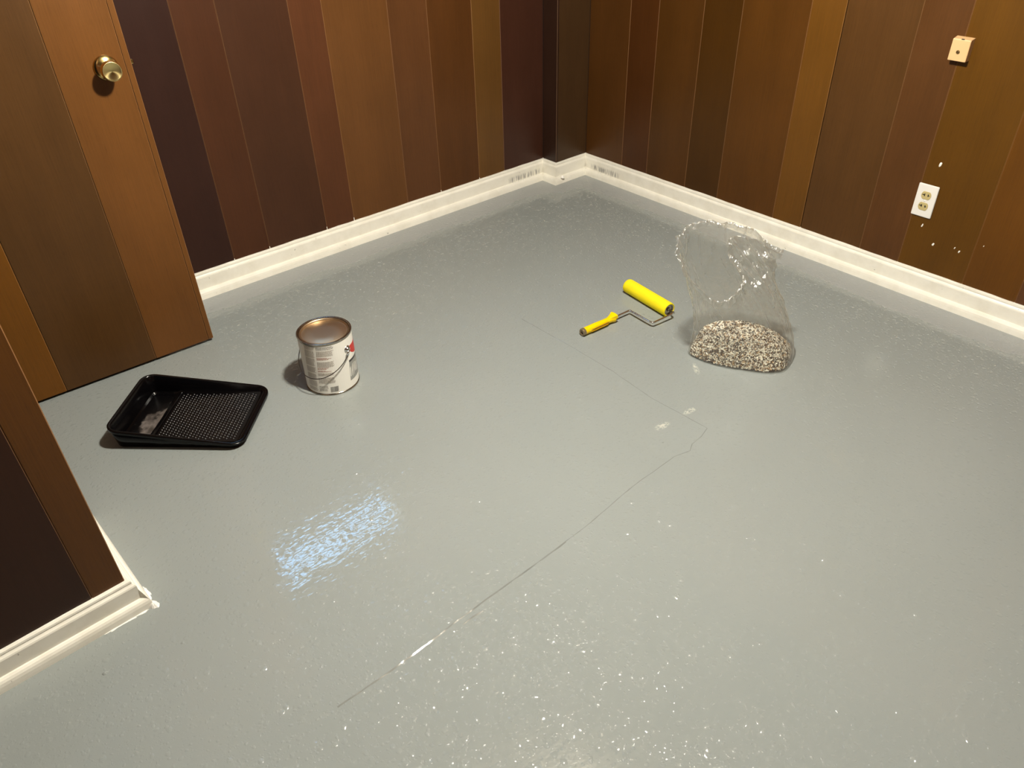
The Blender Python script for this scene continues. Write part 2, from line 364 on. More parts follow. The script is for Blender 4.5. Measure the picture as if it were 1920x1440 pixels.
# its return and the doorway wall behind
d = NY
a0, a1 = npt(-.0085, .0085), npt(-.0085, .36); b0, b1 = npt(-.10, .0085), npt(-.10, .36)
hd0, hd1 = npt(-.0085, .36), Vector((-2.662, YB, 0))
def prism(q, z0, z1):
    vs = [(*p[:2], z) for z in (z0, z1) for p in q]; n = len(q)
    return vs, [tuple(range(n))[::-1], tuple(range(n, 2*n))] + [(i, (i+1) % n, n+(i+1) % n, n+i) for i in range(n)]
jx = -2.668
vs, fs = merge(prism([a0, a1, b1, b0], 0, CEIL), prism([Vector((jx, -.10)), Vector((jx, YB+.1)), Vector((jx-.09, YB+.1)), Vector((jx-.09, -.10))], 0, CEIL),
               prism([a1, Vector((jx, -.10)), Vector((jx-.09, -.10)), b1], 2.03, CEIL))
wall_left = struct(mesh_obj('wall_left', vs, fs, M['groove']), 'panelled return wall around the doorway on the left', 'wall')
planks(wall_left, npt(0, .0006), NY, [0, .23, .3590], [BRN, MID])
planks(wall_left, (jx+.0085, -.10, 0), (0, 1, 0), [0, YB+.10], [BRN])
# closet behind the doorway, and the two walls behind the camera
vs, fs = merge(prism([Vector((-3.6, -1.1)), Vector((-3.5, -1.1)), Vector((-3.5, YB+.1)), Vector((-3.6, YB+.1))], 0, CEIL), prism([Vector((-3.6, YB+.1)), Vector((-3.6, YB+.2)), Vector((-2.66, YB+.2)), Vector((-2.66, YB+.1))], 0, CEIL))
struct(mesh_obj('wall_closet', vs, fs, M['dark']), 'plain painted closet walls beyond the doorway', 'wall')
vs, fs = backing('', (XR, YF), (XL, YF), .12)
wall_front = struct(mesh_obj('wall_front', vs, fs, M['groove']), 'panelled wall behind the camera', 'wall')
planks(wall_front, (XR, YF, 0), (-1, 0, 0), [0, .26, .41, .64, .82, 1.10, 1.23, 1.49, 1.64, 1.87, 2.05, 2.33, 2.46, 2.72, 2.87, 3.1, 3.28, 3.56, 3.69, 4.33], rc)
vs, fs = backing('', (XL, YF), (XL, -1.2), .12)
wall_side = struct(mesh_obj('wall_side', vs, fs, M['groove']), 'panelled wall to the far left of the camera', 'wall')
planks(wall_side, (XL, YF, 0), (0, 1, 0), [0, .26, .41, .64, .82, 1.10, 1.23, 1.49, 1.64, 1.87, 2.05, 2.33, 2.46, 2.72, 2.87, 3.2], rc)

# window high in the back wall
win = empty('window_1', ((WX0+WX1)/2, YB, WZ0)); struct(win, 'small basement window high in the back wall', 'window')
hw, hh = (WX1-WX0)/2, WZ1-WZ0
bm = bmesh.new()
for x0, x1, z0, z1 in ((-hw, hw, 0, .018), (-hw, hw, hh-.018, hh), (-hw, -hw+.02, .018, hh-.018), (hw-.055, hw, .018, hh-.018)): box(bm, x0, x1, -.004, .034, z0, z1, .002)
bm_obj('window_frame', bm, M['base'], win)
bm = bmesh.new(); box(bm, -hw+.018, hw-.018, .018, .022, .016, hh-.016); bm_obj('window_pane', bm, M['glass'], win)

# ---------------------------------------------------------------- baseboards
PROF = [(-.004, .1000), (.005, .1000), (.0085, .0975), (.0095, .0925), (.0085, .0890), (.0105, .0860), (.0135, .0830), (.0150, .0790), (.0150, .0340),
        (.0185, .0335), (.0232, .0300), (.0265, .0245), (.0285, .0170), (.0295, .0080), (.0300, .0)]
def sweep(path, prof):
    """profile offset to the right of the walking direction at every path point (mitred)"""
    P = [Vector((p[0], p[1])) for p in path]; rings = []
    for i, p in enumerate(P):
        dirs = []
        if i > 0: dirs.append((P[i]-P[i-1]).normalized())
        if i < len(P)-1: dirs.append((P[i+1]-P[i]).normalized())
        ns = [Vector((d.y, -d.x)) for d in dirs]
        m = ns[0] if len(ns) == 1 else (ns[0]+ns[1])/(1+ns[0].dot(ns[1]))
        rings.append([(p.x+m.x*dd, p.y+m.y*dd, z) for dd, z in prof])
    return rings
def board(name, rings, label, scale_z=1, sub=40):
    vs, fs = [], []; n = len(PROF); full = []
    for a, b in zip(rings, rings[1:]):
        L = (Vector(a[0])-Vector(b[0])).length; m = max(1, int(L*sub/2))
        for s in range(m):
            full.append([Vector(p).lerp(Vector(q), s/m) for p, q in zip(a, b)])
    full.append([Vector(p) for p in rings[-1]])
    for j, r in enumerate(full):
        for i, v in enumerate(r):
            w_ = .0007*noise.noise(v*9) if i < 4 else 0        # hand-painted ragged upper edge
            ragged = .0022*noise.noise(Vector((v.x*35, v.y*35, 0))) if i < 2 else 0
            vs.append((v.x, v.y, v.z*scale_z+w_+ragged))
    for j in range(len(full)-1):
        for i in range(n-1): fs.append((j*n+i, (j+1)*n+i, (j+1)*n+i+1, j*n+i+1))
    fs.append(tuple(range(n))); fs.append(tuple((len(full)-1)*n+i for i in range(n))[::-1])
    o = mesh_obj(name, vs, fs, M['base']); struct(o, label, 'baseboard'); return o
run = sweep([(-2.64, YB), (-.174, YB), (-.174, .03), (XR, .03), (XR, YF)], PROF)
bb_back = board('baseboard_back', run[0:2], 'white baseboard along the back wall')
bb_corner = board('baseboard_corner', run[1:4], 'short white baseboard wrapping the corner column')
board('baseboard_right', run[3:5], 'white baseboard along the right wall')
run = sweep([npt(-1.7, 0), npt(0, 0), npt(0, .36)], PROF)
bb_near = board('baseboard_near', run[0:2], 'white baseboard at the lower left wall end', .86)
board('baseboard_left', run[1:3], 'short white baseboard running back to the doorway', .86)
# beads of caulk run up into the panel joints
for x, h in ((-1.787, .005), (-1.639, .008), (-1.382, .011), (-1.2525, .012), (-.7975, .006), (-.575, .005)):
    bm = bmesh.new(); box(bm, x-.0013, x+.0013, YB-.0016, YB+.002, .098, .101+h, .0006); bm_obj('caulk_bead', bm, M['caulk'], bb_back)
# caulk and paint smears around the near corner
def lump(name, c, rx, ry, rz, parent, mat, seed, rot=0, n=44, amp=.35):
    vs, fs = [], []
    rings = 4
    for j in range(rings+1):
        f = j/rings
        for i in range(n):
            a = 2*math.pi*i/n
            k_ = 1+amp*noise.noise(Vector((math.cos(a)*1.7+seed, math.sin(a)*1.7, seed)))+amp*.55*noise.noise(Vector((math.cos(a)*6+seed, math.sin(a)*6, seed)))
            x, y = rx*f*k_*math.cos(a), ry*f*k_*math.sin(a)
            vs.append((c[0]+x*math.cos(rot)-y*math.sin(rot), c[1]+x*math.sin(rot)+y*math.cos(rot), c[2]+rz*(1-f*f)))
    for j in range(rings):
        for i in range(n): fs.append((j*n+i, j*n+(i+1) % n, (j+1)*n+(i+1) % n, (j+1)*n+i))
    return mesh_obj(name, vs, fs, mat, parent, True)
kc = npt(.03, -.03)
lump('caulk_smear', (kc.x-.002, kc.y+.004, .0), .010, .013, .012, bb_near, M['caulk'], 1.3, .3)
lump('caulk_smear', (kc.x+.003, kc.y-.004, .0), .007, .006, .003, bb_near, M['caulk'], 3.9, .3, amp=.7)
for t in (.03, .06, .09): 
    q_ = npt(.03-t, -.032); lump('caulk_smear', (q_.x, q_.y+.002, .0), .020, .0038, .0008, bb_near, M['caulk'], t*100, NA, amp=.8)
q_ = npt(.032, .02); lump('caulk_smear', (q_.x, q_.y, 0), .022, .005, .0012, bb_near, M['caulk'], 9.1, NA+math.pi/2, amp=.8)
q_ = npt(.012, .36); lump('caulk_smear', (q_.x, q_.y, 0), .016, .006, .012, bb_near, M['caulk'], 6.1, 0, amp=.8)
lump('caulk_blob', (-.160, -.003, .030), .010, .010, .012, bb_corner, M['caulk'], 2.2)

# seams of the old floor tiles telegraphing through the paint
def seam(pts, wd, ht, seed, flank=None):
    P = []
    for a, b in zip(pts, pts[1:]):
        L = math.dist(a, b); m = max(1, int(L/.006))
        for s in range(m): P.append(Vector((a[0]+(b[0]-a[0])*s/m, a[1]+(b[1]-a[1])*s/m, 0)))
    P.append(Vector((*pts[-1], 0))); vs, fs = [], []
    for i, p in enumerate(P):
        t = (P[min(i+1, len(P)-1)]-P[max(i-1, 0)]).normalized(); s = Vector((-t.y, t.x, 0))
        w_ = wd*(.75+.5*noise.noise(Vector((i*.21, seed, 0)))); h = ht*max(.12, .62+.9*noise.noise(Vector((i*.16, seed, 3))))
        p = p+s*.0012*noise.noise(Vector((i*.13, seed, 7)))
        if flank: vs += [p-s*w_-Vector((0, 0, .0003)), p-s*w_*.3+Vector((0, 0, h)), p+s*.0002+Vector((0, 0, h)), p+s*flank-Vector((0, 0, .0002))]
        else: vs += [p-s*w_-Vector((0, 0, .0003)), p-s*w_*.4+Vector((0, 0, h*.85)), p+s*w_*.4+Vector((0, 0, h)), p+s*w_-Vector((0, 0, .0003))]
    for i in range(len(P)-1):
        for q in range(3): fs.append((i*4+q, i*4+q+1, i*4+q+5, i*4+q+4))
    return mesh_obj('floor_seam', vs, fs, M['seam'], floor, not flank)
seam([(-1.151, -.834), (-1.146, -1.107), (-1.149, -1.283), (-1.165, -1.458), (-1.158, -1.595), (-1.156, -1.664)], .0016, .0008, 1)
seam([(-1.156, -1.664), (-1.198, -1.676), (-1.243, -1.679), (-1.271, -1.694), (-1.324, -1.681), (-1.5, -1.684), (-1.693, -1.704), (-1.767, -1.706)], .0016, .0010, 2)
seam([(-1.767, -1.706), (-1.877, -1.710), (-1.986, -1.711), (-2.105, -1.714), (-2.197, -1.719), (-2.29, -1.722), (-2.42, -1.72)], .0012, .0013, 8, .0040)
seam([(-2.050, -1.732), (-2.08, -1.7295), (-2.108, -1.731)], .0010, .0014, 5, .0036)
for x, y, r in ((-2.554, -.943, .006), (-2.754, -1.324, .006), (-2.49, -1.02, .003), (-2.60, -1.36, .004), (-1.30, -1.62, .003)):
    lump('paint_bubble', (x, y, 0), r, r*.8, r*.45, floor, M['floor'], x*7)

# ---------------------------------------------------------------- door standing open
DA = R(-1.6)
door = empty('door_1', (-2.0375, -.2110, .012), DA); struct(door, 'open wood panelled door with a brass knob', 'door')
DW, DH, DT = .712, 2.0, .034
bm = bmesh.new(); box(bm, -DW, 0, .006, DT, 0, DH); bm_obj('door_core', bm, M['groove'], door)
db = [0, .230, .5140, .694-.0, .712]
db = [-DW, -.4805, -.1985, -.0175, 0]
for (a, b), c in zip(zip(db, db[1:]), [PC_['D0'], PC_['D1'], PC_['D2'], PC_['D2']]):
    o = link('plank', plank_mesh(b-a, DH, .0062, .0007), door); o.location = (a, 0, 0); o.color = (*lin(c), 1)
kb = empty('door_knob', (-.0695, 0, .910)); kb.parent = door; kb['label'] = 'round brass knob'
AX = Matrix.Rotation(R(90), 4, 'X')      # lathe z -> -y
vs, fs = lathe([(.0, .0), (.0325, 0), (.0335, .002), (.031, .005), (.024, .0085), (.014, .011), (.0125, .012), (.0120, .022), (.0125, .026), (.020, .031), (.0255, .038), (.0272, .046), (.0268, .054), (.0252, .0585)], 56, M4=AX)
bm = bmesh.new()
kn = mesh_obj('knob_body', vs, fs, M['brass'], kb, True)
vs, fs = lathe([(.0252, .0585), (.0240, .0597), (.0228, .0590), (.0005, .0580)], 56, M4=AX, cap1=True)
mesh_obj('knob_face', vs, fs, M['brass_face'], kb, True)
bm = bmesh.new(); box(bm, -.001, .0085, .012, .023, .906, .918, .002); bm_obj('latch', bm, M['brass'], door)

# ---------------------------------------------------------------- ceiling light
LX, LY = -1.60, -1.62
lt = empty('ceiling_light', (LX, LY, CEIL)); tag(lt, 'round frosted ceiling light in the middle of the room', 'ceiling light')
vs, fs = lathe([(.0, 0), (.10, 0), (.105, -.006), (.105, -.03), (.09, -.036)], 40); mesh_obj('light_base', vs, fs, M['plate'], lt, True)
prof = [(.045, -.034)]+[(.072*math.cos(R(a)), -.118+.072*math.sin(R(a))) for a in (52, 35, 18, 0, -18, -36, -54, -72)]+[(.004, -.190)]
vs, fs = lathe(prof, 24, cap1=True); mesh_obj('glass_shade', vs, fs, M['lamp'], lt, True)

# ---------------------------------------------------------------- paint can
PC = Vector((-1.8485, -.7085, 0))
can = empty('paint_can', PC); tag(can, 'unopened white-labelled metal paint can standing on the grey floor', 'paint can')
Rc, Hc = .0825, .191
vs, fs = lathe([(.0, .003), (Rc-.003, .003), (Rc-.001, 0), (Rc+.0015, .0005), (Rc+.0022, .0025), (Rc+.0015, .005), (Rc, .006), (Rc, Hc-.007), (Rc+.0012, Hc-.006), (Rc+.0022, Hc-.003), (Rc+.0018, Hc-.0005), (Rc, Hc+.0004), (Rc-.003, Hc-.0005), (Rc-.0042, Hc-.004), (Rc-.006, Hc-.007)], 80)
mesh_obj('can_body', vs, fs, M['steel'], can, True).data.set_sharp_from_angle(angle=R(50))
vs, fs = lathe([(Rc-.006, Hc-.007), (Rc-.0075, Hc-.002), (Rc-.0095, Hc-.0012), (Rc-.0112, Hc-.0022), (Rc-.0122, Hc-.0068), (Rc-.0145, Hc-.0072), (Rc-.017, Hc-.0058), (.03, Hc-.0052), (.0005, Hc-.0050)], 80, cap1=True)
mesh_obj('can_lid', vs, fs, M['lid'], can, True).data.set_sharp_from_angle(angle=R(50))
def cyl_patch(V, F, a0, a1, z0, z1, r, skew=0, step=6):
    n = max(1, int(abs(a1-a0)/step)); b = len(V)
    for i in range(n+1):
        a = a0+(a1-a0)*i/n
        for z in (z0, z1):
            aa = R(a+skew*(z-.18)); V.append((r*math.cos(aa), r*math.sin(aa), z))
    for i in range(n): F.append((b+2*i, b+2*i+2, b+2*i+3, b+2*i+1))
V, F = [], []
for i in range(72): cyl_patch(V, F, i*5, i*5+5, .0075, Hc-.0085, Rc+.0004, step=5)
lab = mesh_obj('can_label', V, F, M['label'], can, True)
SK = 62
def words(V, F, a0, a1, z, h, ragged=.0):
    a = a0; end = a1-random.random()*ragged*(a1-a0)
    while a < end-.6:
        wd = random.uniform(1.2, 4.2); cyl_patch(V, F, a, min(a+wd, end), z, z+h, Rc+.0007, SK, 3); a += wd+.7
V, F = [], []
for c0, c1, blocks in ((-166, -141, ((.182, .170), (.166, .142), (.138, .112), (.106, .086), (.080, .060), (.054, .032), (.028, .016))),
                       (-137.5, -101, ((.166, .147), (.127, .108), (.086, .075), (.069, .048)))):
    for zt, zb in blocks:
        z = zt
        while z > zb: words(V, F, c0, c1, z-.0014, .0013, .12); z -= .0023
tag(mesh_obj('fine_print', V, F, M['print'], lab), 'small grey printed paragraphs', kind='stuff')
V, F = [], []
for z in (.178, .1745, .1705): words(V, F, -137.5, -101, z, .0016, .35)
for z in (.0455-.012, .028, .0225, .0185): words(V, F, -137.5, -116, z, .0014, .3)
tag(mesh_obj('fine_print', V, F, M['printd'], lab), 'darker printed lines', kind='stuff')
V, F = [], []
for z in (.1405, .1375, .1345, .1035, .1000, .0940, .0905): words(V, F, -137.5, -106, z, .0016, .5)
tag(mesh_obj('fine_print', V, F, M['printr'], lab), 'rust-red printed warning lines', kind='stuff')
V, F = [], []; a = -113
while a < -96.5:
    wd = random.choice((.25, .3, .5, .8)); cyl_patch(V, F, a, a+wd, .0125, .0325, Rc+.0007, SK); a += wd+random.choice((.3, .35, .6))
tag(mesh_obj('barcode', V, F, M['printd'], lab), 'black barcode', kind='stuff')
# red rounded emblem and the silver picture panel on the far face
V, F = [], []
n = 26
for i in range(n):
    t0, t1 = i/n, (i+1)/n
    f = lambda t: .150-.046*math.sqrt(max(0, 1-(max(0, (.55-t)/.55))**2)) if t < .55 else .104
    a0, a1 = -66+100*t0, -66+100*t1; b = len(V)
    for a, t in ((a0, t0), (a1, t1)):
        for z in (f(t), .150): V.append(((Rc+.0007)*math.cos(R(a)), (Rc+.0007)*math.sin(R(a)), z))
    F.append((b, b+2, b+3, b+1))
mesh_obj('red_emblem', V, F, M['red'], lab)
V, F = [], []; cyl_patch(V, F, -64, 40, .031, .096, Rc+.0006, 70); mesh_obj('silver_panel', V, F, M['silver'], lab)
V, F = [], []; cyl_patch(V, F, -64, 40, .096, .1035, Rc+.0006, 70); mesh_obj('dark_band', V, F, M['blackbar'], lab)
ea = R(-68.5)
ears = []
for a in (ea, ea+math.pi):
    m = Matrix.Rotation(a, 4, 'Z') @ Matrix.Translation((Rc-.001, 0, .1446)) @ Matrix.Rotation(R(90), 4, 'Y')
    vs, fs = lathe([(.0125, 0), (.0122, .002), (.0095, .0035), (.0082, .0042), (.0078, .007), (.0055, .0092), (.0006, .0100)], 28, M4=m, cap1=True)
    mesh_obj('bail_ear', vs, fs, M['chrome'], can, True)
pts = []
for i in range(61):
    t = i/60; a = ea-math.pi*t
    z = .1446-.0755*math.sin(math.pi*t)**.8; r = Rc+.008+.004*math.sin(math.pi*t)
    if t < .03 or t > .97: r = Rc+.0065
    pts.append((r*math.cos(a), r*math.sin(a), z))
vs, fs = tube(pts, .0014, 8); mesh_obj('wire_bail', vs, fs, M['bail'], can, True)
for s in (0, 60):
    p = Vector(pts[s]); q = Vector(pts[4 if s == 0 else 56]); vs, fs = tube([p, p.lerp(q, .6)], .0042, 10); mesh_obj('bail_end', vs, fs, M['chrome'], can, True)

# ---------------------------------------------------------------- paint tray
TL = Vector((.735, -.678, 0)).normalized(); TA = math.atan2(TL.y, TL.x)
tray = empty('paint_tray', (-2.266, -.600, 0), TA); tag(tray, 'black plastic roller tray with a studded ramp, on the floor beside the door', 'paint tray')
L2, W2 = .1975, .145
def rimz(s): return .070-.050*(s+L2)/(2*L2)
def floorz(s):
    if s < -.100: return .004
    if s < -.086: return .004+.0075*(s+.100)/.014
    return .0115+.0035*(s+.086)/.25
def half(inset, rad, dz=0, ext=True):
    """half loop from deep middle to shallow middle, w >= 0"""
    a, b = L2-inset, W2-inset; r = max(.004, rad-inset); P = [(-a, 0), (-a, b*.5)]
    for i in range(7):
        t = R(180-90*i/6); P.append((-a+r+r*math.cos(t), b-r+r*math.sin(t)))
    xs = [-.115, -.100, -.086, -.07, 0, .05, .1]
    P += [(x, b) for x in xs]
    for i in range(7):
        t = R(90-90*i/6); P.append((a-r+r*math.cos(t), b-r+r*math.sin(t)))
    P += [(a, b*.5), (a, 0)]; return P
loops = []
for inset, rad, kind, dz in ((.002, .040, 'r', -.0095), (0, .040, 'r', -.008), (0, .040, 'r', -.0015), (.0025, .040, 'r', .0002), (.0085, .040, 'r', 0), (.0115, .040, 'r', -.003), (.0165, .036, 'm', .5), (.0185, .034, 'f', .005), (.024, .034, 'f', 0)):
    h = half(inset, rad); lp = []
    for s, w_ in h+[(s, -w_) for s, w_ in h[-2:0:-1]]:
        z = rimz(s)+dz if kind == 'r' else (floorz(s)+dz if kind == 'f' else None)
        if kind == 'm': z = rimz(s)*.45+floorz(s)*.55
        z = max(z, .0015)
        lp.append((s, w_, z))
    loops.append(lp)
n = len(loops[0]); vs = [v for lp in loops for v in lp]; fs = []
for j in range(len(loops)-1):
    for i in range(n): fs.append((j*n+i, (j+1)*n+i, (j+1)*n+(i+1) % n, j*n+(i+1) % n))
hl = len(half(0, .04)); b0 = (len(loops)-1)*n
for i in range(hl-1):
    m0, m1 = (n-i) % n, (n-i-1) % n
    f = [b0+i, b0+i+1, b0+m1, b0+m0]; f = list(dict.fromkeys(f)); fs.append(tuple(f))
k0 = len(vs)        # outer skirt under the lip
for inset, lift in ((.0035, None), (.0125, 1)):
    h = half(inset, .040)
    for s, w_ in h+[(s, -w_) for s, w_ in h[-2:0:-1]]: vs.append((s, w_, rimz(s)-.006 if lift is None else .0012))
for i in range(n): fs.append((k0+i, k0+n+i, k0+n+(i+1) % n, k0+(i+1) % n))
bm = bmesh.new()
bv = [bm.verts.new(v) for v in vs]
for f in fs: bm.faces.new([bv[i] for i in f])
shell = bm_obj('tray_shell', bm, M['black'], tray, True, 40)
sol = shell.modifiers.new('thickness', 'SOLIDIFY'); sol.thickness = .0016; sol.offset = -1
# studs on the ramp
V, F = [], []; rows, colsn = 23, 22
for i in range(rows):
    for j in range(colsn):
        s = -.070+.230*i/(rows-1); w_ = (-.108+.216*(j+(.5 if i % 2 else 0))/(colsn-.5)); z = floorz(s); b = len(V)
        for q in range(6): V.append((s+.0034*math.cos(q*1.0472), w_+.0034*math.sin(q*1.0472), z-.0004))
        for q in range(6): V.append((s+.0021*math.cos(q*1.0472), w_+.0021*math.sin(q*1.0472), z+.0015))
        V.append((s, w_, z+.0022))
        for q in range(6):
            F.append((b+q, b+(q+1) % 6, b+6+(q+1) % 6, b+6+q)); F.append((b+6+q, b+6+(q+1) % 6, b+12))
tag(mesh_obj('ramp_studs', V, F, M['blackmat'], tray, True), 'rows of small raised studs', kind='stuff')
bm = bmesh.new(); box(bm, -.085, -.080, -.118, .118, .0105, .0142, .001); bm_obj('ramp_edge', bm, M['black'], tray)
# drying paint film left in the well
def flat_patch(name, pts, z, mat, parent, seed):
    V = [(sum(p[0] for p in pts)/len(pts), sum(p[1] for p in pts)/len(pts), z+.0006)]; n = len(pts)
    for p in pts: V.append((V[0][0]+(p[0]-V[0][0])*.6, V[0][1]+(p[1]-V[0][1])*.6, z+.0006))
    for p in pts: V.append((p[0], p[1], z+.0001))
    F = [(0, i+1, (i+1) % n+1) for i in range(n)]+[(i+1, n+i+1, n+(i+1) % n+1, (i+1) % n+1) for i in range(n)]
    return mesh_obj(name, V, F, mat, parent, True)
pts = []
for i in range(40):
    a = 2*math.pi*i/40; c, q_ = math.cos(a), math.sin(a); m_ = max(abs(c), abs(q_))**.8
    pts.append((-.138+.037*c/m_, .004+.108*q_/m_))
tag(flat_patch('paint_residue', pts, .0041, M['residue'], tray, 1), 'grey film of leftover paint')

# ---------------------------------------------------------------- paint roller
rol = empty('paint_roller', (-.88, -1.10, 0)); tag(rol, 'yellow foam paint roller with a chrome wire frame lying on the floor', 'paint roller')
O = Vector((-.88, -1.10, 0))
A, B = Vector((-.727, -.955, .0268)), Vector((-.7535, -1.1800, .0268)); ax = (B-A).normalized()
def along(A, ax): return Matrix.Translation(A-O) @ ax.to_track_quat('Z', 'Y').to_matrix().to_4x4()
Lr = (B-A).length; rr = .0262
vs, fs = lathe([(.0205, .002), (.0225, .0005), (.0245, .0008), (rr-.0003, .004), (rr, .008), (rr, Lr-.008), (rr-.0003, Lr-.004), (.0245, Lr-.0008), (.0225, Lr-.0005), (.0205, Lr-.002), (.0195, Lr-.006)], 48, M4=along(A, ax))
mesh_obj('foam_cover', vs, fs, M['foam'], rol, True)
for s0, s1 in ((.002, .006), (Lr-.006, Lr-.002)):
    out = s1 if s0 > .1 else s0; inn = s0 if s0 > .1 else s1
    vs, fs = lathe([(.0205, inn), (.0205, out), (.0175, out), (.0165, inn), (.008, inn), (.0072, out), (.0005, out)], 36, M4=along(A, ax), cap1=True)
    mesh_obj('end_cap', vs, fs, M['steel'], rol, True).data.set_sharp_from_angle(angle=R(40))
e_ = B+ax*.012
path = smooth_path([B-ax*.004, e_, e_+ax*.004+Vector((-.004, -.004, -.001)), Vector((-.772, -1.200, .0245)), Vector((-.842, -1.192, .0205)), Vector((-.8535, -1.1900, .0200)), Vector((-.8555, -1.178, .0198)), Vector((-.8480, -1.088, .0180)), Vector((-.8470, -1.0755, .0178)), Vector((-.860, -1.0748, .0176)), Vector((-.935, -1.0700, .0165))], 3)
vs, fs = tube([p-O for p in path], .0036, 12); mesh_obj('wire_frame', vs, fs, M['chrome'], rol, True)
H0, H1 = Vector((-.923, -1.0708, .0165)), Vector((-1.0630, -1.0620, .0148)); hx = (H1-H0).normalized(); Lh = (H1-H0).length
prof = [(.0040, 0), (.0090, .0), (.0150, .002), (.0152, .006), (.0128, .014), (.0108, .026), (.0112, .05), (.0128, .085), (.0134, .11), (.0130, Lh)]
vs, fs = lathe(prof, 32, M4=along(H0, hx)); inv = along(H0, hx)
mesh_obj('handle', vs, fs, M['yellow'], rol, True)
# thumb flare and grip panel on the handle
m = along(H0, hx)
up = Vector((0, 0, 1)); side = hx.cross(up).normalized()
vs, fs = [], []
for i, (s, r0, tz) in enumerate(((-.003, .0165, .0190), (.003, .0150, .0195), (.016, .0095, .0145), (.034, .006, .0105))):
    c = H0-O+hx*s
    for a in (-1, -.4, .4, 1): vs.append(c+side*r0*a+up*(tz-.003*abs(a)))
    for a in (1, -1): vs.append(c+side*r0*a+up*.004)
for i in range(3):
    for q in range(6): fs.append((i*6+q, i*6+(q+1) % 6, (i+1)*6+(q+1) % 6, (i+1)*6+q))
fs += [tuple(range(6))[::-1], tuple(18+q for q in range(6))]
mesh_obj('thumb_rest', vs, fs, M['yellow'], rol, True).data.set_sharp_from_angle(angle=R(45))
bm = bmesh.new(); c = H0-O+hx*.075
m3 = Matrix((hx, side, up)).transposed().to_4x4(); m3.translation = c
sd = 1 if (side.y < 0) else -1
box(bm, -.035, .038, min(sd*.0085, sd*.0132), max(sd*.0085, sd*.0132), -.004, .005, .002, m3); bm_obj('grip_inset', bm, M['grip'], rol)
vs, fs = lathe([(.0131, Lh-.001), (.0136, Lh), (.0136, Lh+.009), (.0115, Lh+.0115), (.0085, Lh+.0118), (.0075, Lh+.006), (.0005, Lh+.005)], 32, M4=along(H0, hx), cap1=True)
mesh_obj('handle_end', vs, fs, M['clear'], rol, True)

# ---------------------------------------------------------------- bag of paint flakes
BO = Vector((-.75, -1.54, 0)); BE = Vector((.7604, -.6494, 0)); BG = Vector((.6494, .7604, 0))
def closed(ctrl, n):
    """closed Catmull-Rom through control points, sampled evenly per span"""
    m = len(ctrl); C = [Vector(c) for c in ctrl]; out = []
    for i in range(n):
        t = i/n*m; j = int(t); u = t-j; p0, p1, p2, p3 = C[(j-1) % m], C[j % m], C[(j+1) % m], C[(j+2) % m]
        out.append(.5*((2*p1)+(p2-p0)*u+(2*p0-5*p1+4*p2-p3)*u*u+(3*p1-p0-3*p2+p3)*u*u*u))
    return out
NU, NV = 320, 124
BASE = [(-.11, -.055, .004), (-.06, -.072, .003), (.0, -.090, .004), (.045, -.092, .005), (.078, -.078, .008), (.112, -.03, .010), (.138, .035, .008), (.115, .085, .006), (.06, .105, .005), (.0, .112, .005), (-.06, .115, .005), (-.12, .112, .006), (-.165, .095, .008), (-.195, .06, .010), (-.212, .022, .010), (-.165, -.025, .006)]
MID_ = [(-.11, -.050, .11), (-.06, -.060, .10), (.0, -.068, .095), (.045, -.066, .09), (.075, -.05, .09), (.105, -.005, .09), (.112, .04, .09), (.095, .08, .10), (.05, .095, .11), (.0, .10, .12), (-.06, .105, .13), (-.12, .10, .13), (-.165, .085, .13), (-.195, .055, .12), (-.205, .020, .12), (-.165, -.02, .115)]
NECK = [(-.15, -.035, .215), (-.105, -.035, .235), (-.085, -.025, .265), (-.055, -.015, .275), (-.02, -.005, .285), (.01, .01, .290), (.022, .03, .290), (.005, .048, .30), (-.05, .058, .31), (-.10, .062, .325), (-.15, .066, .335), (-.20, .062, .335), (-.24, .045, .325), (-.252, .015, .30), (-.235, -.012, .27), (-.195, -.028, .23)]
RIM = [(-.155, -.034, .240), (-.118, -.036, .262), (-.098, -.026, .318), (-.142, -.006, .372), (-.140, .006, .432), (-.07, .010, .425), (.008, .022, .372), (-.02, .044, .395), (-.065, .052, .432), (-.11, .055, .440), (-.165, .062, .448), (-.225, .056, .452), (-.270, .036, .434), (-.284, .004, .390), (-.262, -.016, .335), (-.205, -.030, .268)]
rings = [closed(c, NU) for c in (BASE, MID_, NECK, RIM)]
KV = [0, .30, .78, 1]
def film_pt(i, v):
    if v < KV[1]: t = v/KV[1]; a, b, ta, tb = 0, 1, t, None
    # piecewise Hermite in v through the four rings
    for s in range(3):
        if v <= KV[s+1] or s == 2: break
    h = KV[s+1]-KV[s]; t = (v-KV[s])/h
    p = [rings[q][i] for q in range(4)]
    def tan(q):
        if q == 0: return Vector((p[1].x-p[0].x, p[1].y-p[0].y, (p[1].z-p[0].z)))/(KV[1]-KV[0])
        if q == 3: return (p[3]-p[2])/(KV[3]-KV[2])
        return (p[q+1]-p[q-1])/(KV[q+1]-KV[q-1])
    m0, m1 = tan(s)*h, tan(s+1)*h
    return p[s]*(2*t**3-3*t*t+1)+m0*(t**3-2*t*t+t)+p[s+1]*(-2*t**3+3*t*t)+m1*(t**3-t*t)
def loc(p): return BE*p.x+BG*p.y+Vector((0, 0, p.z))
vs = []
